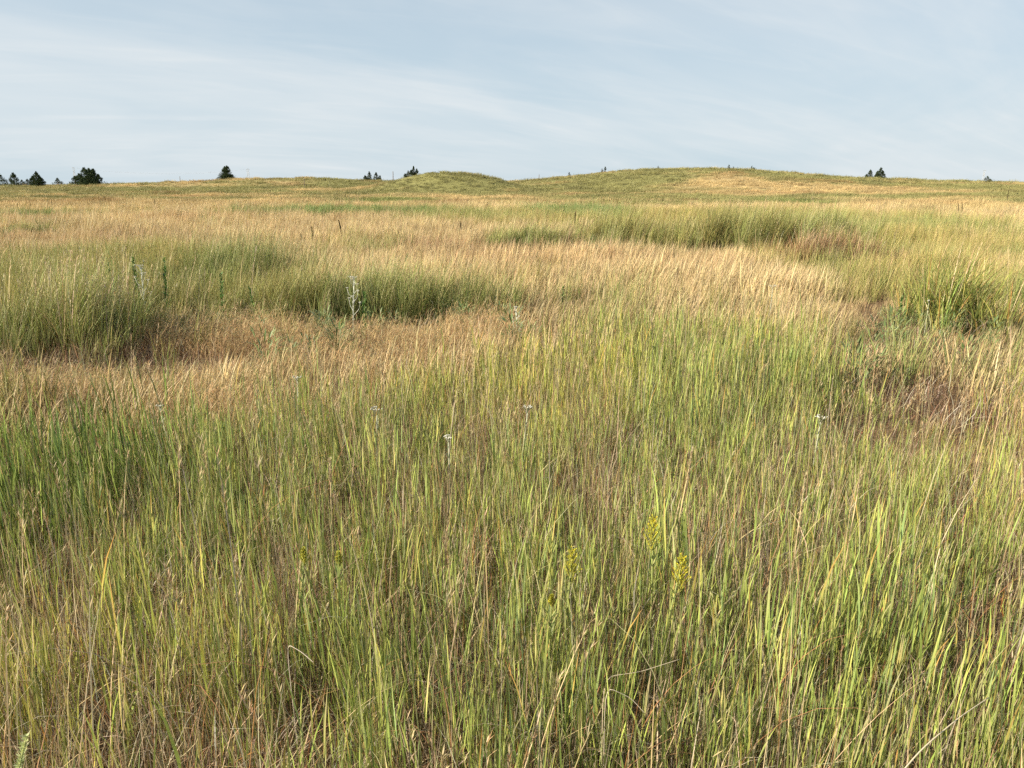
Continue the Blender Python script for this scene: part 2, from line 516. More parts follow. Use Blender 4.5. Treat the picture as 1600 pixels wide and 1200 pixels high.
# ------------------------------------------------------------------ scattered grass
def scatter(name, tufts, P, rotz, lean, scale, pick, tint, label, cat='grass', near=False):
    """one object of kind stuff: its mesh holds the seed points and the tufts, geometry nodes put a tuft on every seed"""
    n = len(P)
    if near:                                                        # near grass is one real mesh
        V, Q, T, C, off = [], [], [], [], 0
        cx, sx, cy, sy, cz, sz = np.cos(lean[:, 0]), np.sin(lean[:, 0]), np.cos(lean[:, 1]), np.sin(lean[:, 1]), np.cos(rotz), np.sin(rotz)
        Z0, O1 = np.zeros(n), np.ones(n)
        RX = np.stack([O1, Z0, Z0, Z0, cx, -sx, Z0, sx, cx], 1).reshape(n, 3, 3)
        RY = np.stack([cy, Z0, sy, Z0, O1, Z0, -sy, Z0, cy], 1).reshape(n, 3, 3)
        RZ = np.stack([cz, -sz, Z0, sz, cz, Z0, Z0, Z0, O1], 1).reshape(n, 3, 3)
        RM = RZ @ RY @ RX
        for k, mb in enumerate(tufts):
            i = np.nonzero(pick == k)[0]
            if not len(i):
                continue
            v, q, t, c = mb.data()
            vv = np.einsum('nij,nvj->nvi', RM[i], v[None] * scale[i][:, None, :]) + P[i][:, None, :]
            o_ = off + (np.arange(len(i)) * len(v))[:, None, None]
            V.append(vv.reshape(-1, 3)); C.append((c[None] * tint[i][:, None, :]).reshape(-1, 3))
            Q.append((q[None] + o_).reshape(-1, 4)); T.append((t[None] + o_).reshape(-1, 3))
            off += len(v) * len(i)
        me = raw_mesh(name, np.concatenate(V), [np.concatenate(Q), np.concatenate(T)], M_leaf, np.concatenate(C), True)
        o = bpy.data.objects.new(name, me)
        link(o)
        return tag(o, label, cat, None, 'stuff')
    V, Q, T, C, qi, ti, off = [np.asarray(P, float)], [], [], [np.zeros((n, 3))], [], [], n
    for k, mb in enumerate(tufts):
        v, q, t, c = mb.data()
        V.append(v); C.append(c)
        Q.append(q + off); qi.append(np.full(len(q), k))
        T.append(t + off); ti.append(np.full(len(t), k))
        off += len(v)
    V = np.concatenate(V); C = np.concatenate(C)
    me = raw_mesh(name, V, [np.concatenate(Q), np.concatenate(T)], M_tint, C, True)
    N = len(V)

    def attr(nm, typ, dom, vals, key):
        a = me.attributes.new(nm, typ, dom)
        a.data.foreach_set(key, np.ascontiguousarray(vals).ravel())
    pad = lambda a, w: np.concatenate([np.asarray(a, np.float32).reshape(n, w), np.zeros((N - n, w), np.float32)])
    seed = np.zeros(N, bool); seed[:n] = True
    attr('seed', 'BOOLEAN', 'POINT', seed, 'value')
    attr('tuft', 'INT', 'FACE', np.concatenate(qi + ti).astype(np.int32), 'value')
    pk = np.zeros(N, np.int32); pk[:n] = pick
    attr('pick', 'INT', 'POINT', pk, 'value')
    rot = np.stack([lean[:, 0], lean[:, 1], rotz], 1)
    attr('rot', 'FLOAT_VECTOR', 'POINT', pad(rot, 3), 'vector')
    attr('scl', 'FLOAT_VECTOR', 'POINT', pad(scale, 3), 'vector')
    attr('tint', 'FLOAT_VECTOR', 'POINT', pad(tint, 3), 'vector')
    o = bpy.data.objects.new(name, me)
    link(o); tag(o, label, cat, None, 'stuff')
    g = bpy.data.node_groups.new(name + '_scatter', 'GeometryNodeTree')
    g.interface.new_socket('Geometry', in_out='INPUT', socket_type='NodeSocketGeometry')
    g.interface.new_socket('Geometry', in_out='OUTPUT', socket_type='NodeSocketGeometry')
    N_ = g.nodes.new
    gi, go = N_('NodeGroupInput'), N_('NodeGroupOutput')

    def na(nm, typ):
        k = N_('GeometryNodeInputNamedAttribute'); k.data_type = typ; k.inputs[0].default_value = nm
        return k.outputs['Attribute']
    sp = N_('GeometryNodeSeparateGeometry'); sp.domain = 'POINT'
    g.links.new(gi.outputs[0], sp.inputs[0]); g.links.new(na('seed', 'BOOLEAN'), sp.inputs['Selection'])
    si = N_('GeometryNodeSplitToInstances'); si.domain = 'FACE'
    g.links.new(sp.outputs['Inverted'], si.inputs[0]); g.links.new(na('tuft', 'INT'), si.inputs['Group ID'])
    ip = N_('GeometryNodeInstanceOnPoints')
    ip.inputs['Pick Instance'].default_value = True
    g.links.new(sp.outputs['Selection'], ip.inputs['Points'])
    g.links.new(si.outputs['Instances'], ip.inputs['Instance'])
    g.links.new(na('pick', 'INT'), ip.inputs['Instance Index'])
    er = N_('FunctionNodeEulerToRotation')
    g.links.new(na('rot', 'FLOAT_VECTOR'), er.inputs[0]); g.links.new(er.outputs[0], ip.inputs['Rotation'])
    g.links.new(na('scl', 'FLOAT_VECTOR'), ip.inputs['Scale'])
    last = ip.outputs[0]
    g.links.new(last, go.inputs[0])
    md = o.modifiers.new('scatter', 'NODES'); md.node_group = g
    return o


def tuft(n, rad, length, tilt, bend, width, c0, c1, S, lift=0.0, right=0.6, twist=0.6):
    """a tuft of n blades; right: how strongly the blades lean with the wind towards +x"""
    mb = MB()
    U = lambda ab, k=n: rng.uniform(ab[0], ab[1], k)
    a = rng.uniform(0, 2 * math.pi, n); r = rad * np.sqrt(rng.uniform(0, 1, n))
    pos = np.stack([r * np.cos(a), r * np.sin(a), rng.uniform(-0.02, max(lift, 0.001), n)], 1)
    phi = rng.uniform(-math.pi, math.pi, n)
    phi = np.where(rng.uniform(0, 1, n) < right, rng.normal(0, 0.7, n), phi)
    L = U(length)
    mb.blades(pos, phi, L, U(tilt), U(bend) * np.sign(rng.uniform(-0.08, 1, n)), U(width), c0, c1, S, twist=rng.normal(0, twist, n))
    return mb


YG, MG, DG, BG = (0.400, 0.405, 0.110), (0.245, 0.285, 0.078), (0.095, 0.140, 0.040), (0.180, 0.225, 0.110)
TAN, GREY, RUSTC, BRN, ORG = (0.47, 0.375, 0.22), (0.40, 0.35, 0.26), (0.30, 0.155, 0.07), (0.22, 0.15, 0.09), (0.46, 0.22, 0.07)


def wedge(n, r0, r1, half=R(46), power=1.0):
    """points in front of the camera, evenly spread over the area for power 1"""
    u = rng.uniform(0, 1, n)
    r = np.sqrt(r0 ** 2 + u * (r1 ** 2 - r0 ** 2)) if power == 1.0 else r0 * (r1 / r0) ** u
    a = rng.uniform(-half, half, n)
    return r * np.sin(a), r * np.cos(a)


def thin_field(n, r0, r1, most):
    """spacing widens with distance, never more than so many to the square metre"""
    x, y = wedge(n, r0, r1, power=0)
    d2 = x * x + y * y
    dens = n / (2 * R(46) * math.log(r1 / r0) * d2)
    k = rng.uniform(0, 1, n) < most / dens
    return x[k], y[k]


def near_area(density, far=9.5, thin=0.0):
    n = int(density * 20 * (far + 1.2))
    x = rng.uniform(-10, 10, n); y = rng.uniform(-1.2, far, n)
    d = np.hypot(x, y)
    k = (np.abs(x) < 1.9 + 0.95 * np.maximum(y, 0)) & (d > 0.32)
    k &= (rng.uniform(0, 1, n) < 1 - thin * sstep(2.2, 3.6, d))     # thicker close by, where the ground would show
    return x[k], y[k]


def put(name, tufts, x, y, label, base=1.0, var=0.18, tint=None, rot=math.pi, lean=0.045, hs=None, sink=0.0, near=False):
    n = len(x)
    P = np.stack([x, y, H(x, y) - sink], 1)
    s = base * (1 + var * rng.standard_normal(n)).clip(0.55, 1.6)
    if hs is not None:
        s = s * hs
    sc = np.stack([s, s, s * rng.uniform(0.88, 1.12, n)], 1)
    if tint is None:
        tint = np.ones((n, 3))
    tint = tint * (1 + 0.13 * rng.standard_normal((n, 1))).clip(0.65, 1.4)
    ln = rng.normal(0, lean, (n, 2))
    return scatter(name, tufts, P, rng.uniform(-rot, rot, n), ln, sc, rng.integers(0, len(tufts), n), tint, label, near=near)


def near_grass():
    # broad green leaves
    gt = []
    for k in range(12):
        n = 30
        c1 = pal(n, [YG, MG, DG, BG, ORG, TAN], [5.2, 3.4, 0.5, 1.3, 0.5, 1.9], 0.24)
        c0 = pal(n, [YG, MG, DG, BG], [3.8, 4, 0.8, 1.2], 0.2)
        gt.append(tuft(n, 0.095, (0.10, 0.27), (0.0, 0.15), (0.0, 0.45), (0.0026, 0.0074), c0, c1, 3, lift=0.31, right=0.1))
    x, y = near_area(122, thin=0.16)
    f = front(x, y); hol = union(Z_hollow, x, y)
    patch = fbm(x / 0.55, y / 0.55, 91, 3)
    keep = rng.uniform(0, 1, len(x)) < f * np.maximum(0.9 * union(Z_lush, x, y), 0.46 + 0.54 * sstep(0.32, 0.58, patch)) * (1 - 0.97 * hol)
    x, y = x[keep], y[keep]
    lush = union(Z_lush, x, y)[:, None]
    big = sstep(0.35, 0.65, fbm(x / 1.7, y / 1.7, 51, 3))[:, None]
    t = np.array([1.10, 1.08, 0.9]) * (1 - big) + np.array([0.90, 0.98, 0.92]) * big
    t = t * (1 - lush) + np.array([0.56, 0.70, 0.56]) * lush
    rise = union(Z_rise, x, y)
    hs = (1 + 0.22 * rise) * (1 - 0.55 * union(Z_low, x, y)) * (0.92 + 0.30 * lush[:, 0]) * (0.82 + 0.34 * fbm(x / 1.1, y / 1.1, 61, 3))
    put('green_grass', gt, x, y, 'broad yellow-green grass blades filling the foreground', 0.90, 0.16, t, hs=hs, near=True)
    # thin dry stems
    st = []
    for k in range(12):
        n = 16
        c = pal(n, [TAN, GREY, RUSTC, BRN, ORG], [3.4, 2.4, 1.3, 2.4, 0.4], 0.2)
        c1 = pal(n, [TAN, GREY, RUSTC, ORG], [4, 2, 1, 0.6])
        st.append(tuft(n, 0.10, (0.16, 0.56), (0.0, 0.22), (0.0, 0.45), (0.0014, 0.0030), c, c1, 3, right=0.4))
    for k in range(9):                                              # straggling, broken and bent ones
        n = 9
        c = pal(n, [TAN, GREY, RUSTC, BRN], [3, 3, 1.5, 1.5])
        st.append(tuft(n, 0.10, (0.22, 0.5), (0.1, 0.7), (0.3, 2.4), (0.0014, 0.0028), c, c, 6, lift=0.1, right=0.3))
    x, y = near_area(165, thin=0.42)
    f = front(x, y)
    patch = fbm(x / 0.6, y / 0.6, 191, 3)
    keep = rng.uniform(0, 1, len(x)) < (0.04 + 0.96 * f) * (0.35 + 0.9 * sstep(0.35, 0.65, patch)) * (1 - 0.7 * union(Z_lush, x, y)) * (1 - 0.75 * union(Z_hollow, x, y))
    x, y = x[keep], y[keep]
    hs = (0.8 + 0.42 * fbm(x / 1.2, y / 1.2, 261, 3)) * (1 - 0.6 * union(Z_low, x, y))
    put('dry_stems', st, x, y, 'thin tan and grey dead grass stems among the green blades', 0.88, 0.2, None, hs=hs, near=True)
    # litter at the foot of the stems
    lt = []
    for k in range(8):
        n = 16
        c = pal(n, [TAN, GREY, RUSTC, BRN, ORG], [2.4, 2.2, 1.2, 3, 0.4])
        lt.append(tuft(n, 0.13, (0.10, 0.26), (0.2, 1.2), (0.2, 1.8), (0.002, 0.005), c, c * 0.9, 3, lift=0.14, right=0.2))
    x, y = near_area(60, thin=0.6)
    keep = rng.uniform(0, 1, len(x)) < 0.25 + 0.75 * front(x, y)
    x, y = x[keep], y[keep]
    put('grass_litter', lt, x, y, 'curled brown dead leaves lying at the foot of the grass', near=True)
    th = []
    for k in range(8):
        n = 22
        c = pal(n, [(0.16, 0.105, 0.065), (0.12, 0.08, 0.055), GREY, RUSTC, TAN], [3, 4, 0.9, 0.9, 0.5], 0.22)  # dead brown stems, with the shade of the hollows mixed into their dark colours
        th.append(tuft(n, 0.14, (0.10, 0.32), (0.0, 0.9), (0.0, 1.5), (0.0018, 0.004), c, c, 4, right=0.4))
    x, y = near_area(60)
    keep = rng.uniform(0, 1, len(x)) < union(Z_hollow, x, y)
    put('shade_dark_thatch', th, x[keep], y[keep], 'brown dead thatch, its colour darkened for the shade in the field hollows', near=True)
    # tall culms with thin seed heads standing over the leaves
    ct = []
    for k in range(8):
        mb = MB()
        n = 3
        c = pal(n, [TAN, (0.34, 0.30, 0.13), GREY], [3, 3, 1])
        pos = np.column_stack([rng.normal(0, 0.05, n), rng.normal(0, 0.05, n), np.zeros(n)])
        Pt = mb.blades(pos, rng.normal(0, 0.9, n), rng.uniform(0.5, 0.7, n), rng.uniform(0, 0.14, n), rng.uniform(0, 0.4, n), 0.0028, c, c, 5, taper=6, grow=1)
        for j in range(n):
            m = 22
            i = rng.uniform(0.78, 1.0, m) * 5
            i0 = np.minimum(i.astype(int), 4); fr = (i - i0)[:, None]
            pp = Pt[j][i0] * (1 - fr) + Pt[j][i0 + 1] * fr
            cc = pal(m, [TAN, (0.46, 0.36, 0.20), RUSTC], [3, 3, 0.8])
            mb.blades(pp, rng.uniform(-3, 3, m), rng.uniform(0.012, 0.035, m), rng.uniform(0.2, 0.7, m), 0.2, rng.uniform(0.0018, 0.0035, m), cc, cc, 2)
        ct.append(mb)
    x, y = near_area(11)
    keep = rng.uniform(0, 1, len(x)) < front(x, y) * sstep(0.42, 0.6, fbm(x / 1.3, y / 1.3, 331, 3))
    put('seeding_culms', ct, x[keep], y[keep], 'tall straw culms with thin seed heads over the near grass', near=True)


def field_grass():
    """golden and pale green grass from five to fifty metres"""
    gold = []
    for k in range(10):
        n = 28
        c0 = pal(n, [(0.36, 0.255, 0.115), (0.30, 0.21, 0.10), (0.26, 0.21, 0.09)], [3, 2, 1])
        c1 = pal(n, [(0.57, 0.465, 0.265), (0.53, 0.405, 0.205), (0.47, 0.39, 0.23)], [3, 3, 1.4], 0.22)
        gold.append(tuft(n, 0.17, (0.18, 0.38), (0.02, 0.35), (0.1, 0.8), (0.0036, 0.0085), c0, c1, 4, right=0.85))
    x, y = thin_field(42000, 4.2, 50, 34)
    f = front(x, y); d = np.hypot(x, y)
    skip = np.maximum.reduce([f, 0.92 * union(Z_hollow, x, y), 0.85 * union(Z_pale, x, y) * (1 - 0.9 * union(Z_gold, x, y)), 0.93 * union(Z_orange, x, y), 0.9 * union(Z_green_strip, x, y), 0.9 * clump_mask(x, y, 1.1)])
    keep = rng.uniform(0, 1, len(x)) > skip
    x, y, d = x[keep], y[keep], d[keep]
    red = union(Z_red, x, y)[:, None]
    c = cover(x, y) / GOLD
    c = 0.35 + 0.65 * c
    c = c * (1 - red) + np.array([0.66, 0.50, 0.52]) * red
    b = 0.66 + 0.72 * fbm(x / 1.6, y / 1.0, 301, 4)
    hs = (0.55 + 0.85 * fbm(x / 1.8, y / 1.5, 311, 4)) * (1 + 0.35 * sstep(15, 50, d)) * (1 - 0.66 * np.maximum(clump_mask(x, y, 1.15, 0.9), union(Z_clear, x, y)))
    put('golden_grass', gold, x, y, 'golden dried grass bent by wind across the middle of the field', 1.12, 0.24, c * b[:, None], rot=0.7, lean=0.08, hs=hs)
    pale = []
    for k in range(10):
        n = 36
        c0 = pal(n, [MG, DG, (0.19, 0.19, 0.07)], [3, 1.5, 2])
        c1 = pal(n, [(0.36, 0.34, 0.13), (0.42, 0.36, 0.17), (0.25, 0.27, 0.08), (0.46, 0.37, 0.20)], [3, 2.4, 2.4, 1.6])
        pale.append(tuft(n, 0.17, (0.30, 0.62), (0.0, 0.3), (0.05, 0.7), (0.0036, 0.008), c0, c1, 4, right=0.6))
    x, y = thin_field(42000, 4.2, 55, 34)
    pz = np.maximum(union(Z_pale, x, y) * (1 - 0.85 * union(Z_gold, x, y)), union(Z_green_strip, x, y))
    sp = 0.16 * sstep(0.52, 0.66, fbm(x / 4, y / 3, 401, 3))
    keep = rng.uniform(0, 1, len(x)) < np.maximum(pz, sp * (1 - 0.8 * union(Z_gold, x, y))) * (1 - front(x, y)) * (1 - 0.9 * union(Z_hollow, x, y)) * (1 - 0.7 * clump_mask(x, y, 1.0)) * (1 - 0.9 * union(Z_orange, x, y))
    x, y = x[keep], y[keep]
    st = union(Z_green_strip, x, y)[:, None]
    v = sstep(0.35, 0.65, fbm(x / 2.2, y / 1.8, 411, 3))[:, None]
    t = np.array([1.10, 0.98, 0.92]) * (1 - v) + np.array([0.82, 0.92, 0.85]) * v
    t = t * (1 - st) + np.array([0.62, 0.84, 0.72]) * st
    hs = (0.6 + 0.8 * fbm(x / 1.4, y / 1.4, 421, 4)) * (1 - 0.66 * np.maximum(clump_mask(x, y, 1.15, 0.9), union(Z_clear, x, y)))
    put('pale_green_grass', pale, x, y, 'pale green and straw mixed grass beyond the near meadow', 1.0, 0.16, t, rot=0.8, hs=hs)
    # low orange weeds and crushed straw between the clumps
    ow = []
    for k in range(8):
        n = 26
        c0 = pal(n, [(0.34, 0.225, 0.11), BRN, (0.40, 0.28, 0.145)], [3, 1.5, 2])
        c1 = pal(n, [(0.52, 0.35, 0.17), (0.52, 0.40, 0.22), RUSTC], [3, 3, 0.7])
        mb = tuft(n, 0.13, (0.07, 0.22), (0.05, 0.8), (0.1, 1.3), (0.003, 0.006), c0, c1, 4, right=0.3)
        m = 30
        p = np.column_stack([rng.normal(0, 0.08, m), rng.normal(0, 0.08, m), rng.uniform(0.05, 0.24, m)])
        cc = pal(m, [(0.50, 0.34, 0.16), (0.48, 0.37, 0.2), (0.2, 0.22, 0.08)], [3, 2, 0.8])
        mb.blades(p, rng.uniform(-3, 3, m), rng.uniform(0.03, 0.08, m), rng.uniform(0.2, 1.5, m), 0.7, 0.0032, cc, cc, 2)
        ow.append(mb)
    x, y = wedge(26000, 3.4, 12)
    keep = rng.uniform(0, 1, len(x)) < union(Z_orange, x, y) * (1 - 0.85 * front(x, y)) * (1 - 0.92 * union(Z_hollow, x, y))
    x, y = x[keep], y[keep]
    put('orange_weeds', ow, x, y, 'low dried orange weeds between the tall grass clumps', 1.05, 0.2, hs=1 - 0.4 * union(Z_clear, x, y), near=True)
    # small green broad-leaved weeds
    fw = []
    for k in range(6):
        mb = MB()
        m = 70
        a = rng.uniform(-3.14, 3.14, m)
        p = np.column_stack([0.06 * np.cos(a), 0.06 * np.sin(a), rng.uniform(0.03, 0.26, m)])
        cc = pal(m, [(0.13, 0.18, 0.07), (0.17, 0.21, 0.08), (0.20, 0.24, 0.13)], [3, 2, 0.5 + (k % 2)])
        mb.blades(p, a, rng.uniform(0.03, 0.09, m), rng.uniform(0.2, 1.2, m), 0.6, rng.uniform(0.006, 0.014, m), cc, cc, 3)
        fw.append(mb)
    spots = [(560, 525, 60, 14), (450, 560, 40, 10), (690, 495, 90, 12), (1420, 535, 80, 22), (1500, 515, 60, 14), (1300, 560, 60, 12), (300, 512, 70, 9), (820, 540, 40, 10), (930, 405, 20, 3), (1370, 600, 40, 10), (540, 548, 30, 8)]
    xs, ys = [], []
    for px, py, rx, ry in spots:
        z = Zone(px, py, rx, ry, 0.12)
        k = int(9 * z.a * z.b * math.pi) + 4
        xs.append(rng.normal(z.cx, z.a * 0.6, k)); ys.append(rng.normal(z.cy, z.b * 0.6, k))
    x, y = np.concatenate(xs), np.concatenate(ys)
    put('leafy_weeds', fw, x, y, 'small leafy green weeds scattered among the dry grass', 1.05, 0.25, near=True)


def far_grass():
    ft = []
    for k in range(10):
        n = 60
        c0 = np.tile(np.array([[0.70, 0.68, 0.62]]), (n, 1)) * rng.uniform(0.75, 1.1, (n, 1))
        c1 = np.tile(np.array([[1.12, 1.12, 1.12]]), (n, 1)) * rng.uniform(0.8, 1.2, (n, 1))
        ft.append(tuft(n, 0.42, (0.15, 0.40), (0.02, 0.4), (0.1, 0.8), (0.010, 0.022), c0, c1, 3, right=0.7))
    x, y = wedge(75000, 40, 270, R(42), power=0)
    n0 = len(x)
    keep = (np.hypot(x, y) > 60) | (rng.uniform(0, 1, n0) < sstep(36, 60, np.hypot(x, y)))
    x, y = x[keep], y[keep]
    c = cover(x, y)
    d = np.hypot(x, y)
    b = 0.55 + 0.95 * fbm(x / 3.0, y / 2.2, 501, 4)
    hs = (0.40 + 1.25 * fbm(x / 4, y / 3, 511, 3) ** 1.6) * (1 + 0.25 * sstep(80, 200, d))
    put('far_prairie_grass', ft, x, y, 'straw and olive grass covering the far dunes', 1.0, 0.2, c * b[:, None], rot=0.8, hs=hs)


near_grass()
field_grass()
far_grass()


# ------------------------------------------------------------------ tall clumps
def clump(px, py, wpx, depth, height, label, dens=800, cols=None, lean=0.5, S=4, width=(0.0036, 0.008), stalks=20, spread=1.0, yaw=0.0):
    """a bed of tall grass whose foot shows at (px, py)"""
    cx, cy = at(px, py, 0.03)
    a = 0.5 * wpx * cy / F; b = 0.5 * depth
    cy += b * 0.8
    z0 = float(H(cx, cy))
    root = empty('tall_grass_clump', (cx, cy, z0), label, 'grass clump', 'tall grass clumps')
    n = int(1.9 * dens * math.pi * a * b)
    th = rng.uniform(0, 2 * math.pi, n); r = np.sqrt(rng.uniform(0, 1, n)) * (1 + 0.33 * rng.standard_normal(n)).clip(0.4, 1.6)
    lx, ly = a * r * np.cos(th), b * r * np.sin(th)
    c_, s_ = math.cos(yaw), math.sin(yaw)
    lx, ly = lx * c_ - ly * s_, lx * s_ + ly * c_
    X, Y = cx + lx, cy + ly
    pos = np.column_stack([lx, ly, H(X, Y) - z0 - 0.02])
    nt = max(6, n // 34)                                            # blades grow in tussocks that share a foot
    ti = rng.integers(0, nt, n)
    tx, ty = lx[:nt], ly[:nt]
    lx = tx[ti] + rng.normal(0, 0.055, n); ly = ty[ti] + rng.normal(0, 0.055, n)
    r = np.hypot(lx / a, ly / b)
    X, Y = cx + lx, cy + ly
    pos = np.column_stack([lx, ly, H(X, Y) - z0 - 0.02])
    th_ = rng.uniform(0.62, 1.22, nt)[ti]
    hh = height * th_ * (0.55 + 0.55 * fbm(X / 0.5, Y / 0.5, 601, 3)) * (1 - 0.22 * np.clip(r, 0, 1.3) ** 2) * rng.uniform(0.6, 1.18, n)
    phi = np.arctan2(ly - ty[ti], lx - tx[ti]) + rng.normal(0, 0.5, n)
    w = rng.uniform(0, 1, n) < lean
    phi = np.where(w, rng.normal(0, 0.8, n), phi)
    cols = {'OLV': OLV, 'SPK': SPK, 'RED': RED}.get(cols) or ([DG, (0.15, 0.17, 0.05), (0.12, 0.15, 0.05)], [3, 2, 2], [MG, (0.27, 0.28, 0.10), (0.37, 0.34, 0.15), TAN], [2.4, 3, 1.8, 0.7])
    hue = (1 + 0.16 * rng.standard_normal((nt, 1)) + np.array([0.06, 0.0, -0.04]) * rng.standard_normal((nt, 1)))[ti].clip(0.6, 1.5)
    c0 = pal(n, cols[0], cols[1]) * hue; c1 = pal(n, cols[2], cols[3], 0.2) * hue * 1.08
    mb = MB()
    mb.blades(pos, phi, hh * 1.18, rng.uniform(0, 0.22, n) * spread, rng.uniform(0.15, 1.15, n) * spread, rng.uniform(*width, n), c0, c1, S, twist=rng.normal(0, 0.5, n))
    mb.build('leaf_blades', M_leaf, root, kind='stuff')
    if stalks:
        mb = MB(); k = stalks * 3
        i = rng.integers(0, n, k)
        cc = pal(k, [TAN, (0.5, 0.42, 0.27), GREY], [3, 2, 1])
        Pt = mb.blades(pos[i], rng.normal(0.1, 0.7, k), height * rng.uniform(0.75, 1.35, k), rng.uniform(0, 0.3, k), rng.uniform(0, 0.4, k), 0.0042, cc, cc, 5, taper=6, grow=1)
        m = 10
        for j in range(k):
            fr = rng.uniform(0, 1, m)[:, None]
            pp = Pt[j][4] * (1 - fr) + Pt[j][5] * fr
            mb.blades(pp, rng.uniform(-3, 3, m), rng.uniform(0.02, 0.05, m), rng.uniform(0.1, 0.6, m), 0.2, 0.004, cc[j], cc[j], 2)
        mb.build('seed_stalks', M_stem, root, kind='stuff')
    return root


OLV = ([DG, (0.15, 0.16, 0.05), (0.2, 0.15, 0.06)], [2, 3, 1.3], [(0.30, 0.28, 0.10), (0.24, 0.25, 0.07), (0.36, 0.31, 0.14)], [3, 3, 1.6])
RED = ([(0.20, 0.11, 0.06), BRN, (0.17, 0.14, 0.06)], [3, 2, 1], [(0.36, 0.23, 0.13), (0.30, 0.17, 0.09), TAN, (0.27, 0.25, 0.1)], [3, 2, 1, 1])
SPK = ([DG, (0.13, 0.18, 0.05), (0.22, 0.2, 0.07)], [1.5, 2, 0.8], [(0.21, 0.26, 0.06), (0.34, 0.34, 0.09), ORG, TAN], [3.5, 2.5, 0.6, 0.5])
for spec in CLUMPS:
    clump(*spec[0], **spec[1])


# ------------------------------------------------------------------ cedars
def cedar(px, dist, hpx, wpx, leaders, label, group='cedars on the skyline', dens=1.0, low=0.0, size=0.9):
    """leaders: (offset across in units of half width, height share, width share)"""
    dist = crest(px) if dist is None else dist
    x = (px - 800) / F * dist * KH; y = dist
    z = float(H(x, y))
    hpx = hpx * size + 0.28 * F / dist                                              # the foot is hidden in grass
    Ht = hpx * dist / F * 0.93; Wd = wpx * dist / F * 0.62 * size
    root = empty('cedar_tree', (x, y, z - 0.05), label, 'tree', group)
    mb = MB()
    brk = (0.10, 0.07, 0.05)
    for ox, hs, ws in leaders:
        h = Ht * hs
        pth = [(0, 0, -0.2), (ox * Wd * 0.4, 0, h * 0.25), (ox * Wd, 0, h * 0.6), (ox * Wd, 0, h * 0.96)]
        mb.tube(pth, [0.035 * Ht * ws + 0.03, 0.028 * Ht * ws + 0.02, 0.015 * Ht * ws + 0.01, 0.008], brk, 6)
        for k in range(9):
            f = 0.12 + 0.75 * k / 9; a = k * 2.4
            p0 = np.array((ox * Wd * min(1, f / 0.6), 0, h * f)); L = Wd * ws * (1 - f) * 0.9 + 0.1
            mb.tube([p0, p0 + (math.cos(a) * L * 0.6, math.sin(a) * L * 0.6, L * 0.12), p0 + (math.cos(a) * L, math.sin(a) * L, L * 0.35)], [0.03, 0.02, 0.006], brk, 4)
    mb.build('trunk', M_bark, root)
    mb = MB()
    for ox, hs, ws in leaders:
        h = Ht * hs; n = int(3400 * max(dens, 0.4) * ws)
        # boughs: clumps of sprays, with gaps between them
        nb = int(110 * dens * (0.4 + ws))
        f = rng.uniform(low, 1, nb) ** 1.15
        ba = rng.uniform(-math.pi, math.pi, nb)
        env = Wd * ws * np.clip((1 - f) ** 0.85 * np.minimum(1.1, 0.9 + f * 1.2), 0.03, 1.1)
        rr = env * np.sqrt(rng.uniform(0.08, 1.1, nb))
        bc = np.column_stack([ox * Wd * np.minimum(1, f / 0.5) + rr * np.cos(ba), rr * np.sin(ba), h * (0.02 + 0.93 * f)])
        i = rng.integers(0, nb, n)
        sz = (0.15 * Wd * ws + 0.02 * Ht) * (1.05 - 0.7 * f[i])
        p = bc[i] + rng.normal(0, 1, (n, 3)) * sz[:, None] * np.array([0.55, 0.55, 0.45])
        p[:, 2] = np.clip(p[:, 2], 0.05, h)
        cc = pal(n, [(0.022, 0.038, 0.017), (0.035, 0.055, 0.022), (0.06, 0.08, 0.032)], [3, 3, 1], 0.2)
        tilt = np.where(f[i] > 0.7, rng.uniform(0.0, 0.6, n), rng.uniform(0.2, 1.3, n))
        L = Ht * rng.uniform(0.04, 0.10, n)
        mb.blades(p, ba[i] + rng.normal(0, 0.7, n), L, tilt, -0.3, L * 0.30, cc, cc * 1.15, 2, twist=rng.normal(0, 1.2, n), grow=0.6)
        m = 26                                                         # the thin top
        p = np.column_stack([ox * Wd + rng.normal(0, 0.02 * Wd, m), rng.normal(0, 0.02 * Wd, m), h * rng.uniform(0.80, 0.97, m)])
        mb.blades(p, rng.uniform(-3, 3, m), Ht * 0.07, rng.uniform(0, 0.45, m), 0, Ht * 0.02, (0.04, 0.062, 0.025), (0.05, 0.07, 0.03), 2, grow=0.6)
    mb.build('crown', M_needle, root, smooth=False, kind='stuff')
    return root


def crest(px):
    y = np.linspace(70, 260, 400); x = (px - 800) / F * y * KH
    return float(y[np.argmax((H(x, y) + 0.25 - CAM_Z) / y)]) + 1.0


ONE = [(0, 1, 1)]
cedar(-1, None, 23, 26, ONE, 'dark cedar cut by the left edge of the picture')
cedar(23, None, 22, 18, ONE, 'narrow pointed cedar, second from the left edge')
cedar(40, None, 11, 22, [(-0.4, 0.9, 0.6), (0.3, 1, 0.7)], 'low cedar thicket between two pointed cedars at left', low=0)
cedar(59, None, 24, 25, [(0, 1, 0.8), (-0.45, 0.7, 0.6), (0.35, 0.65, 0.65)], 'broad cedar, right end of the far left row')
cedar(91, None, 12, 16, ONE, 'small lone cedar between two larger cedar groups at left', dens=0.8)
cedar(118, None, 15, 18, ONE, 'small cedar leaning on the large many-topped cedar', dens=0.8)
cedar(138, None, 29, 42, [(-0.15, 1, 0.7), (0.18, 0.95, 0.6), (0.42, 0.92, 0.55), (-0.5, 0.66, 0.5), (0.7, 0.62, 0.4), (0.1, 0.5, 1.0)], 'largest cedar, several pointed tops, left side of skyline', dens=1.2)
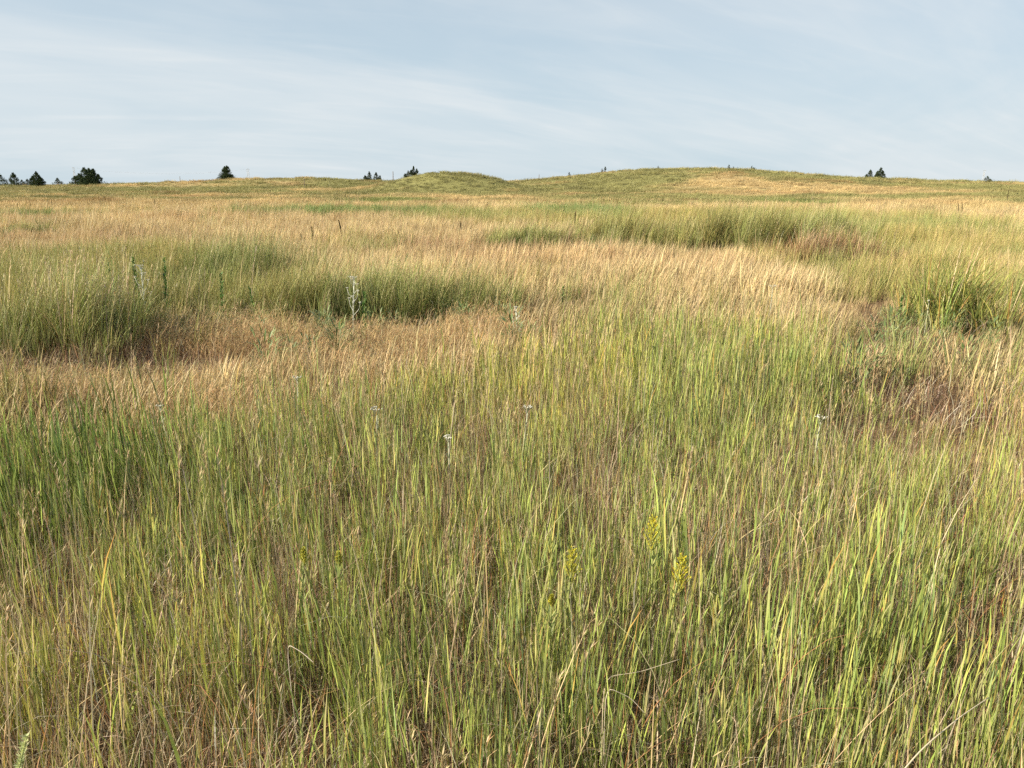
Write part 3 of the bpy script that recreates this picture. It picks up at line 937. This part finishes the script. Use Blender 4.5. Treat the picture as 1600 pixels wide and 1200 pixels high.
cedar(355, None, 22, 23, [(-0.12, 0.94, 0.85), (0.14, 1, 0.85), (0, 0.45, 1.1)], 'single rounded cedar standing alone left of the thin pylon', dens=1.1)
cedar(576, None, 14, 14, [(0.2, 1, 0.7), (-0.6, 0.55, 0.6)], 'left cedar of the pair behind the ridge')
cedar(589, None, 13, 13, [(-0.1, 1, 0.75), (0.7, 0.6, 0.5)], 'right cedar of the pair behind the ridge')
cedar(637, None, 10, 12, [(0.2, 0.9, 0.7), (-0.5, 0.5, 0.6)], 'low bushy cedar left of the round dune', dens=0.8)
cedar(647, None, 14, 14, [(0, 1, 0.6), (0.6, 0.75, 0.5), (-0.5, 0.6, 0.6)], 'taller bushy cedar just left of the round dune')
cedar(889, None, 6, 6, ONE, 'tiny cedar sapling low on the left slope of the hill', dens=0.3)
cedar(940, None, 6, 4, ONE, 'tiny thin cedar beside a larger sapling on the hill', dens=0.25)
cedar(945, None, 9, 6, ONE, 'pointed cedar sapling on the left shoulder of the hill', dens=0.35)
cedar(1027, None, 5, 5, ONE, 'tiny cedar sapling on the very top of the hill', dens=0.25)
cedar(1137, None, 7, 5, ONE, 'left of two tiny cedars right of the hilltop', dens=0.3)
cedar(1144, None, 4, 5, ONE, 'lower right one of two tiny cedars right of the hilltop', dens=0.25)
cedar(1174, None, 7, 8, [(-0.3, 1, 0.7), (0.4, 0.7, 0.7)], 'forked cedar sapling right of the hilltop', dens=0.35)
cedar(1357, None, 14, 13, [(0.1, 1, 0.8), (-0.7, 0.5, 0.4)], 'smaller cedar of the pair on the right skyline')
cedar(1373, None, 18, 18, [(0.05, 1, 0.8), (0.4, 0.7, 0.6), (-0.4, 0.7, 0.6)], 'larger cedar of the pair on the right skyline')
cedar(1541, None, 9, 14, [(0, 1, 0.8), (0.6, 0.55, 0.6)], 'low cedar below the pylon at far right', dens=0.7)


# ------------------------------------------------------------------ pylons, wires, posts
def pylon(px, dist, top, wpx, label):
    x = (px - 800) / F * dist * KH; y = dist; z = float(H(x, y))
    top_z = CAM_Z + (288 - top) / F * dist
    h = top_z - z; w = wpx * dist / F * 0.5
    root = empty('power_pylon', (x, y, z), label, 'pylon', 'pylons of the far power line')
    g = (0.30, 0.32, 0.34)  # steel paled to blue-grey: the distance haze is put into the colour
    for s in (-1, 1):
        mb = MB(); mb.tube([(s * w, 0, -1), (s * w, 0, h)], [0.32, 0.22], g, 8); mb.build('pole', M_metal, root)
    mb = MB(); mb.tube([(-w * 1.9, 0, h * 0.96), (w * 1.9, 0, h * 0.96)], [0.2, 0.2], g, 6); mb.build('crossarm', M_metal, root)
    mb = MB(); mb.tube([(-w, 0, h * 0.55), (w, 0, h * 0.9)], [0.12, 0.12], g, 6); mb.tube([(w, 0.0, h * 0.55), (-w, 0.0, h * 0.9)], [0.12, 0.12], g, 6); mb.build('cross_brace', M_metal, root)
    return [(x + s * w * 1.8, y, top_z - 0.9) for s in (-1, 1)]


pa = pylon(118.5, 1000, 263, 2.2, 'thin grey pylon behind the largest cedar')
pb = pylon(389, 1000, 265, 2.6, 'thin grey pylon right of the lone rounded cedar')
pc = pylon(1535, 1000, 267, 2.0, 'thin grey pylon behind the low cedar at far right')


def wire(p, q, sag, label):
    p, q = np.array(p), np.array(q)
    t = np.linspace(0, 1, 25)[:, None]
    pts = p * (1 - t) + q * t
    pts[:, 2] -= sag * 4 * t[:, 0] * (1 - t[:, 0])
    o0 = p.copy()
    mb = MB(); mb.tube(pts - o0, 0.022, (0.25, 0.26, 0.28), 4)
    o = mb.build('power_wire', M_metal); o.location = o0
    tag(o, label, 'wire', 'wires of the far power line')


wire(pa[0], pb[0], 6.0, 'sagging wire between two left pylons, left arm ends')
wire(pa[1], pb[1], 6.8, 'sagging wire between two left pylons, right arm ends')


def post(px, dist, hpx, label):
    dist = crest(px) if dist is None else dist
    x = (px - 800) / F * dist * KH; y = dist; z = float(H(x, y)); h = hpx * dist / F + 0.28
    root = empty('fence_post', (x, y, z), label, 'post', 'lone posts on the skyline')
    mb = MB(); c = (0.12, 0.095, 0.075)
    mb.tube([(0, 0, -0.3), (0.02, 0, h * 0.5), (0.03, 0, h)], [0.055, 0.05, 0.045], c, 7); mb.build('shaft', M_stem, root)
    mb = MB(); mb.tube([(0.03, 0, h), (0.03, 0, h + 0.04)], [0.052, 0.02], (0.2, 0.18, 0.16), 7); mb.build('cap', M_stem, root)


post(475.5, 128, 13, 'weathered post standing on the slope left of the cedar pair')
post(614.5, None, 11, 'thin post on the skyline between cedar pair and dune')
post(842, None, 6, 'short post on the left foot of the hill')
post(282, None, 6, 'short post on the flat skyline left of the lone cedar')


# ------------------------------------------------------------------ single plants
def place(px, py_top, py_base, dist=None, near=0.0):
    """foot on the ground where it shows, height from top to foot"""
    x, y = at(px, py_base, 0.0)
    v = (600 - py_top) / F
    if dist:
        y = dist; x = (px - 800) / F * dist / (math.cos(PITCH) + v * math.sin(PITCH))
    elif near:
        x *= (y - near) / y; y -= near
    z = float(H(x, y))
    k = (-math.sin(PITCH) + v * math.cos(PITCH)) / (math.cos(PITCH) + v * math.sin(PITCH))
    return x, y, z, max(0.15, CAM_Z + k * y - z)


def mullein(px, top, base, label, dist=None, fat=1.0):
    x, y, z, h = place(px, top, base, dist)
    root = empty('mullein_stalk', (x, y, z), label, 'weed', 'dark mullein stalks in the field')
    lx = rng.normal(0, 0.03)
    path = np.array([(0, 0, -0.02), (lx * 0.3, 0, h * 0.4), (lx, 0, h * 0.8), (lx * 1.4, 0, h)])
    mb = MB(); mb.tube(path, [0.016, 0.014, 0.011, 0.006], (0.14, 0.10, 0.06), 6); mb.build('stem', M_stem, root)
    mb = MB(); n = int(150 * fat)
    f = rng.uniform(0.42, 1, n); a = rng.uniform(-3.14, 3.14, n)
    p = np.column_stack([np.interp(f, [0, 0.4, 0.8, 1], path[:, 0]), np.zeros(n), f * h])
    r = 0.03 * fat * (1.12 - f)
    cc = pal(n, [(0.11, 0.09, 0.045), (0.13, 0.13, 0.06), (0.18, 0.13, 0.08)], [3, 2, 1])
    mb.blades(p, a, 0.03 + r * 1.3, 0.7, -0.4, 0.028 * fat, cc, cc, 2, grow=0.8); mb.build('seed_spike', M_stem, root, kind='stuff')
    mb = MB(); n = 12
    f = rng.uniform(0.02, 0.4, n)
    cc = pal(n, [(0.2, 0.22, 0.13), (0.26, 0.2, 0.11)], [2, 1])
    mb.blades(np.column_stack([np.zeros(n), np.zeros(n), f * h]), rng.uniform(-3, 3, n), rng.uniform(0.1, 0.2, n), 0.7, 0.9, 0.045, cc, cc, 4); mb.build('leaves', M_leaf, root, kind='stuff')


mullein(535, 345, 381, 'thick dark mullein spike in golden grass, tallest of the left trio', fat=1.35)
mullein(489.5, 355, 383, 'thin dark mullein stalk left of the thick mullein spike')
mullein(472, 366, 388, 'leaning thin stalk, left one of three stalks in golden grass', fat=0.8)
mullein(720, 347, 368, 'thin stalk in golden grass right of centre-left field', fat=0.9)
mullein(897, 331, 366, 'dark green mullein spike left of the yellow-green clump', fat=1.3)
mullein(871, 338, 352, 'short dark stalk left of the dark green mullein spike', fat=0.8)
mullein(1496, 319, 340, 'dark weed spike, left of two in the right-hand field', fat=1.2)
mullein(1502, 318, 340, 'dark weed spike, right of two in the right-hand field', fat=1.2)
mullein(1573, 298, 318, 'dark stalk near the right edge below the skyline', fat=1.3)
mullein(1237, 303, 316, 'small dark stalk in green grass under the hill', fat=1.2)
mullein(209, 308, 321, 'dark stalk in the golden band below the big cedar', fat=1.0)
mullein(243, 311, 325, 'dark stalk right of another in the golden band', fat=1.0)
mullein(82.5, 311, 329, 'tall thin dark stalk, right one of the left-edge pair', fat=0.9)
mullein(76, 312, 326, 'tall thin dark stalk, left one of the left-edge pair', fat=0.8)
mullein(48.5, 313, 328, 'thin dark stalk nearest the left edge in the far field', fat=0.8)


def spire(px, top, base, label, n=230, stem=1.0, cols=((0.075, 0.165, 0.04), (0.11, 0.20, 0.05), (0.17, 0.25, 0.07)), L=(0.05, 0.12), near=0.75):
    x, y, z, h = place(px, top, base, None, near)
    root = empty('leafy_spire', (x, y, z), label, 'weed', 'leafy green spires')
    lx = rng.normal(0.02, 0.03)
    mb = MB(); mb.tube([(0, 0, -0.02), (lx * 0.4, 0, h * 0.5), (lx, 0, h * 0.98)], np.array([0.008, 0.006, 0.003]) * stem, (0.19, 0.21, 0.09), 5); mb.build('stem', M_stem, root)
    mb = MB(); f = rng.uniform(0.08, 1, n)
    p = np.column_stack([lx * f * f, np.zeros(n), f * h])
    cc = pal(n, cols, [3, 3, 1.5])
    mb.blades(p, np.arange(n) * 2.4, rng.uniform(*L, n) * (1.15 - 0.75 * f), rng.uniform(0.35, 0.9, n), 0.5, rng.uniform(0.010, 0.021, n) * (0.4 + 0.6 * stem), cc, cc, 3); mb.build('leaves', M_leaf, root, kind='stuff')


spire(220, 402, 494, 'tall leafy green spire just left of the white woolly plant')
spire(263, 404, 492, 'leafy green spire right of the left white woolly plant')
spire(348, 428, 492, 'leafy green spire alone before the rounded clump', 110)
spire(397, 448, 494, 'short leafy green spire left of the long dark clump', 100)
spire(570, 458, 512, 'leafy green spire right of the central white woolly plant', 120)
spire(184, 404, 488, 'slender leafy spire, leftmost of the green spires', 90)
spire(632, 397, 424, 'dark leafy weed in golden grass behind the long dark clump', 70)
spire(1404, 460, 500, 'dark curled leafy weed left of the spiky clump', 70)
spire(878, 448, 478, 'dark nodding weed at the golden field edge', 50)
spire(182, 1070, 1190, 'short bright green leafy sprig at lower left, left of two', 90, 0.3, ((0.20, 0.25, 0.06), (0.26, 0.30, 0.07), (0.3, 0.31, 0.08)), (0.015, 0.03), 0.0)
spire(204, 1083, 1195, 'short bright green leafy sprig at lower left, right of two', 90, 0.3, ((0.20, 0.25, 0.06), (0.26, 0.30, 0.07), (0.3, 0.31, 0.08)), (0.015, 0.03), 0.0)


def woolly(px, top, base, label, branchy=False, head=1.0, dist=None, leafy=22):
    x, y, z, h = place(px, top, base, dist, 0.75)
    root = empty('white_woolly_plant', (x, y, z), label, 'wildflower', 'white woolly plants')
    wh = (0.58, 0.58, 0.50); stc = (0.46, 0.48, 0.40) if branchy else (0.33, 0.34, 0.24)
    thick = 1.2 if branchy else 1.0
    lx = rng.normal(0.0, 0.025)
    mb = MB(); mb.tube([(0, 0, -0.02), (lx * 0.4, 0, h * 0.5), (lx, 0, h * 0.93)], [0.0055 * thick, 0.0045 * thick, 0.003 * thick], stc, 5)
    tips = [(lx, 0, h * 0.93)]
    if branchy:
        for k in range(8):
            f = 0.35 + 0.07 * k; a = k * 2.4; L = h * 0.26 * (1.1 - f * 0.6)
            p0 = np.array((lx * f, 0, h * f)); p1 = p0 + (math.cos(a) * L * 0.5, math.sin(a) * L * 0.5, L * 0.85)
            mb.tube([p0, 0.5 * (p0 + p1) + (math.cos(a) * 0.02, math.sin(a) * 0.02, 0), p1], [0.0038, 0.003, 0.002], stc, 4)
            tips.append(tuple(p1))
    mb.build('stem', M_stem, root)
    if leafy:
        mb = MB(); n = leafy; f = rng.uniform(0.1, 0.9, n)
        cc = pal(n, [(0.30, 0.33, 0.22), (0.38, 0.40, 0.30), (0.46, 0.49, 0.40)], [2, 1, 4 if branchy else 0])
        mb.blades(np.column_stack([lx * f, np.zeros(n), f * h]), np.arange(n) * 2.4, rng.uniform(0.025, 0.06, n), 0.5, 0.3, 0.007, cc, cc, 3); mb.build('leaves', M_leaf, root, kind='stuff')
    for i, tp in enumerate(tips):
        mb = MB(); s = (0.030 if i == 0 else 0.014) * head; m = 15 if i == 0 else 7
        for k in range(m):
            a = rng.uniform(-3.14, 3.14); r = s * math.sqrt(rng.uniform(0, 1))
            tip = np.array(tp) + (math.cos(a) * r * 1.25, math.sin(a) * r * 1.25, s * (0.85 + 0.25 * rng.uniform()) + 0.3 * r)
            mb.tube([tp, tip], [0.0014, 0.001], stc, 3)
            mb.lump(tip, rng.uniform(0.0045, 0.0075) * (0.6 + 0.4 * head), np.array(wh) * rng.uniform(0.8, 1.1), 0.8)
        mb.build('flower_head', M_flower, root, kind='stuff')


woolly(228, 413, 497, 'tall white woolly plant beside the leafy spires at left', True, 1.1, leafy=60)
woolly(551, 431, 506, 'branched white woolly plant before the long dark clump', True, 1.0, leafy=50)
woolly(583, 640, 800, 'white flower cluster on a pale stem, left of the middle', dist=3.95)
woolly(815, 634, 780, 'small white flower cluster in the middle of the green grass', dist=4.05, head=0.8)
woolly(702, 683, 800, 'ragged white flower tuft right of the pale-stemmed cluster', dist=3.6, head=0.8)
woolly(1278, 652, 790, 'white flower cluster in green grass left of the dark hollow', dist=4.0)
woolly(257, 630, 760, 'thin pale plant with drooping grey leaves at left', dist=4.1, head=0.5, leafy=24)
woolly(460, 587, 640, 'little white flower head at the edge of the dry weeds', dist=4.6, head=0.7)
woolly(1207, 446, 470, 'white flower head at the near edge of the golden field', dist=8.4, head=1.0)
woolly(1452, 470, 500, 'pale white flower head left of the spiky clump', dist=8.2, head=0.8)
woolly(808, 478, 505, 'grey-white seeding weed at the far edge of the green grass', True, 0.6, dist=7.6)


def goldenrod(px, top, dist, label, size=1.0, green=0.0):
    x, y, z, h = place(px, top, top + 100, dist)
    root = empty('goldenrod', (x, y, z), label, 'wildflower', 'yellow goldenrods')
    lx = rng.normal(0.02, 0.02)
    mb = MB(); mb.tube([(0, 0, -0.02), (lx * 0.4, 0, h * 0.5), (lx, 0, h * 0.96)], [0.004, 0.0035, 0.002], (0.22, 0.25, 0.08), 5); mb.build('stem', M_stem, root)
    mb = MB(); n = 46; f = rng.uniform(0.15, 0.84, n)
    cc = pal(n, [MG, (0.2, 0.25, 0.08)], [1, 1])
    mb.blades(np.column_stack([lx * f, np.zeros(n), f * h]), np.arange(n) * 2.4, rng.uniform(0.03, 0.055, n), 0.5, 0.5, 0.006, cc, cc, 3); mb.build('leaves', M_leaf, root, kind='stuff')
    mb = MB(); br = 28; sp = 0.105 * size
    for k in range(br):
        f = k / br; a = k * 2.4; L = sp * (0.42 - 0.30 * f)
        p0 = np.array((lx, 0, h - sp + sp * f * 0.9)); p1 = p0 + (math.cos(a) * L * 0.6, math.sin(a) * L * 0.6, L * 0.95)
        mb.tube([p0, p1], [0.0014, 0.001], (0.3, 0.3, 0.06), 3)
        m = 20
        t = np.linspace(0.15, 1, m)[:, None]
        pp = p0 * (1 - t) + p1 * t
        cc = pal(m, [(0.76, 0.62, 0.03), (0.68, 0.60, 0.05), (0.5, 0.5, 0.06)], [3, 2, 1]) * (1 - green) + green * np.array([0.3, 0.33, 0.07])
        mb.blades(pp, rng.uniform(-3, 3, m), 0.007, rng.uniform(0.2, 1.0, m), 0.2, 0.0032, cc, cc, 2, grow=0.7)
    mb.build('flower_head', M_flower, root, kind='stuff')


goldenrod(1028, 806, 2.30, 'bright yellow goldenrod plume, upper one of the right pair', 1.3, 0.15)
goldenrod(1036, 868, 2.10, 'bright yellow goldenrod plume just below the upper one', 1.2, 0.1)
goldenrod(882, 856, 2.15, 'yellow-green goldenrod plume left of the yellow pair', 1.2, 0.35)
goldenrod(858, 930, 1.98, 'small yellow goldenrod tip below the left plume', 0.4, 0.5)
goldenrod(453, 856, 2.15, 'faint greenish goldenrod plume left of the middle', 0.6, 0.7)
goldenrod(515, 862, 2.13, 'faint greenish goldenrod plume right of another, left of the middle', 0.5, 0.7)


def plume(px, top, dist, label, head=0.16):
    x, y, z, h = place(px, top, top + 100, dist)
    root = empty('straw_plume_stalk', (x, y, z), label, 'grass stalk', 'pale straw stalks in the near grass')
    lx = rng.normal(0.02, 0.02)
    c = (0.44, 0.35, 0.19)
    mb = MB(); mb.tube([(0, 0, -0.02), (lx * 0.3, 0, h * 0.5), (lx, 0, h * 0.98)], [0.0035, 0.003, 0.0015], c, 5); mb.build('stem', M_stem, root)
    mb = MB(); n = 130; f = rng.uniform(0, 1, n)
    p = np.column_stack([lx * (1 - head * (1 - f) / h) + rng.normal(0, 0.002, n), rng.normal(0, 0.002, n), h - head + head * f])
    cc = pal(n, [(0.50, 0.41, 0.25), (0.44, 0.35, 0.2), (0.55, 0.47, 0.32)], [2, 2, 1])
    mb.blades(p, rng.uniform(-3.14, 3.14, n), rng.uniform(0.015, 0.032, n), rng.uniform(0.1, 0.45, n), 0.15, 0.0028, cc, cc, 2); mb.build('seed_head', M_leaf, root, kind='stuff')
    mb = MB(); n = 4
    mb.blades(np.column_stack([np.zeros(n), np.zeros(n), h * rng.uniform(0.1, 0.55, n)]), rng.uniform(-3, 3, n), rng.uniform(0.15, 0.26, n), 0.25, 0.7, 0.005, c, c, 5); mb.build('leaves', M_leaf, root, kind='stuff')


plume(1254, 745, 2.55, 'thick straw plume stalk right of the goldenrods', 0.20)
plume(1060, 705, 2.75, 'pale straw plume stalk above the goldenrods', 0.14)
plume(1338, 735, 2.6, 'pale straw stalk right of the thick plume', 0.10)
plume(1032, 515, 5.4, 'tall straw sheaf stalk among green grass, centre right', 0.22)
plume(958, 545, 4.9, 'leaning straw stalk left of the tall straw sheaf', 0.14)
plume(510, 720, 2.75, 'grey straw stalk left of the middle of the green grass', 0.10)


def stem_arc(pts, r, c, label, name='bent_dead_stem'):
    """a dead stem bent over the grass, given by points (px, py, distance)"""
    P = []
    for px, py, d in pts:
        v = (600 - py) / F
        k = (-math.sin(PITCH) + v * math.cos(PITCH)) / (math.cos(PITCH) + v * math.sin(PITCH))
        P.append(((px - 800) / F * d * (math.cos(PITCH) + v * math.sin(PITCH)) ** -1, d, CAM_Z + k * d))
    P = np.array(P)
    foot = P[0].copy(); foot[2] = float(H(P[0, 0], P[0, 1]))
    P = np.concatenate([[foot + (0.01, 0.0, -0.02)], P])
    # smooth
    t = np.linspace(0, len(P) - 1, 26)
    Q = np.stack([np.interp(t, np.arange(len(P)), P[:, i]) for i in range(3)], 1)
    for _ in range(3):
        Q[1:-1] = 0.25 * Q[:-2] + 0.5 * Q[1:-1] + 0.25 * Q[2:]
    mb = MB(); mb.tube(Q - foot, np.linspace(r, r * 0.5, len(Q)), c, 5)
    o = mb.build(name, M_stem); o.location = foot
    tag(o, label, 'dead stem', 'bent dead stems')


stem_arc([(942, 1058, 1.65), (1000, 1050, 1.68), (1062, 1030, 1.72)], 0.0013, (0.48, 0.40, 0.29), 'pale dead stem bent flat to the right below the goldenrods')
stem_arc([(945, 1072, 1.6), (985, 1090, 1.6), (1008, 1115, 1.58)], 0.0011, (0.46, 0.40, 0.31), 'whitish dead stem drooping right below another bent stem')
stem_arc([(1385, 1235, 1.35), (1440, 1170, 1.42), (1500, 1120, 1.5), (1545, 1090, 1.58)], 0.0022, (0.46, 0.40, 0.28), 'long straw stem slanting up at lower right corner')
stem_arc([(447, 1005, 1.75), (470, 1018, 1.74), (490, 1035, 1.72)], 0.0014, (0.52, 0.45, 0.36), 'whitish bent dead stem left of the middle, low down')
stem_arc([(1465, 860, 2.2), (1500, 790, 2.3), (1528, 745, 2.45)], 0.0018, (0.50, 0.42, 0.27), 'straw stem slanting right in the green grass at right')


def foxtail():
    """pale spike very close to the lens in the lower left corner"""
    d = 0.62
    v = (600 - 1150) / F
    k = (-math.sin(PITCH) + v * math.cos(PITCH)) / (math.cos(PITCH) + v * math.sin(PITCH))
    top = np.array(((42 - 800) / F * d / (math.cos(PITCH) + v * math.sin(PITCH)), d, CAM_Z + k * d))
    foot = np.array((top[0] - 0.20, top[1] - 0.16, 0.0)); foot[2] = float(H(foot[0], foot[1]))
    root = empty('foxtail_stalk', tuple(foot), 'pale green fuzzy seed spike close up in the lower left corner', 'grass stalk')
    t = np.linspace(0, 1, 14)[:, None]
    pth = (top - foot) * t; pth[:, 0] -= 0.05 * np.sin(t[:, 0] * math.pi)
    mb = MB(); mb.tube(pth, np.linspace(0.002, 0.0009, 14), (0.33, 0.36, 0.14), 6); mb.build('stem', M_stem, root)
    mb = MB(); n = 420
    f = rng.uniform(0.955, 1.0, n) * 13; i = np.minimum(f.astype(int), 12); fr = (f - i)[:, None]
    p = pth[i] * (1 - fr) + pth[i + 1] * fr
    cc = pal(n, [(0.50, 0.55, 0.26), (0.58, 0.60, 0.34), (0.42, 0.48, 0.2)], [2, 2, 1])
    mb.blades(p, rng.uniform(-3.14, 3.14, n), rng.uniform(0.003, 0.008, n), rng.uniform(0.3, 1.2, n), 0.1, 0.0011, cc, cc * 1.05, 2); mb.build('seed_spike', M_leaf, root, kind='stuff')


foxtail()
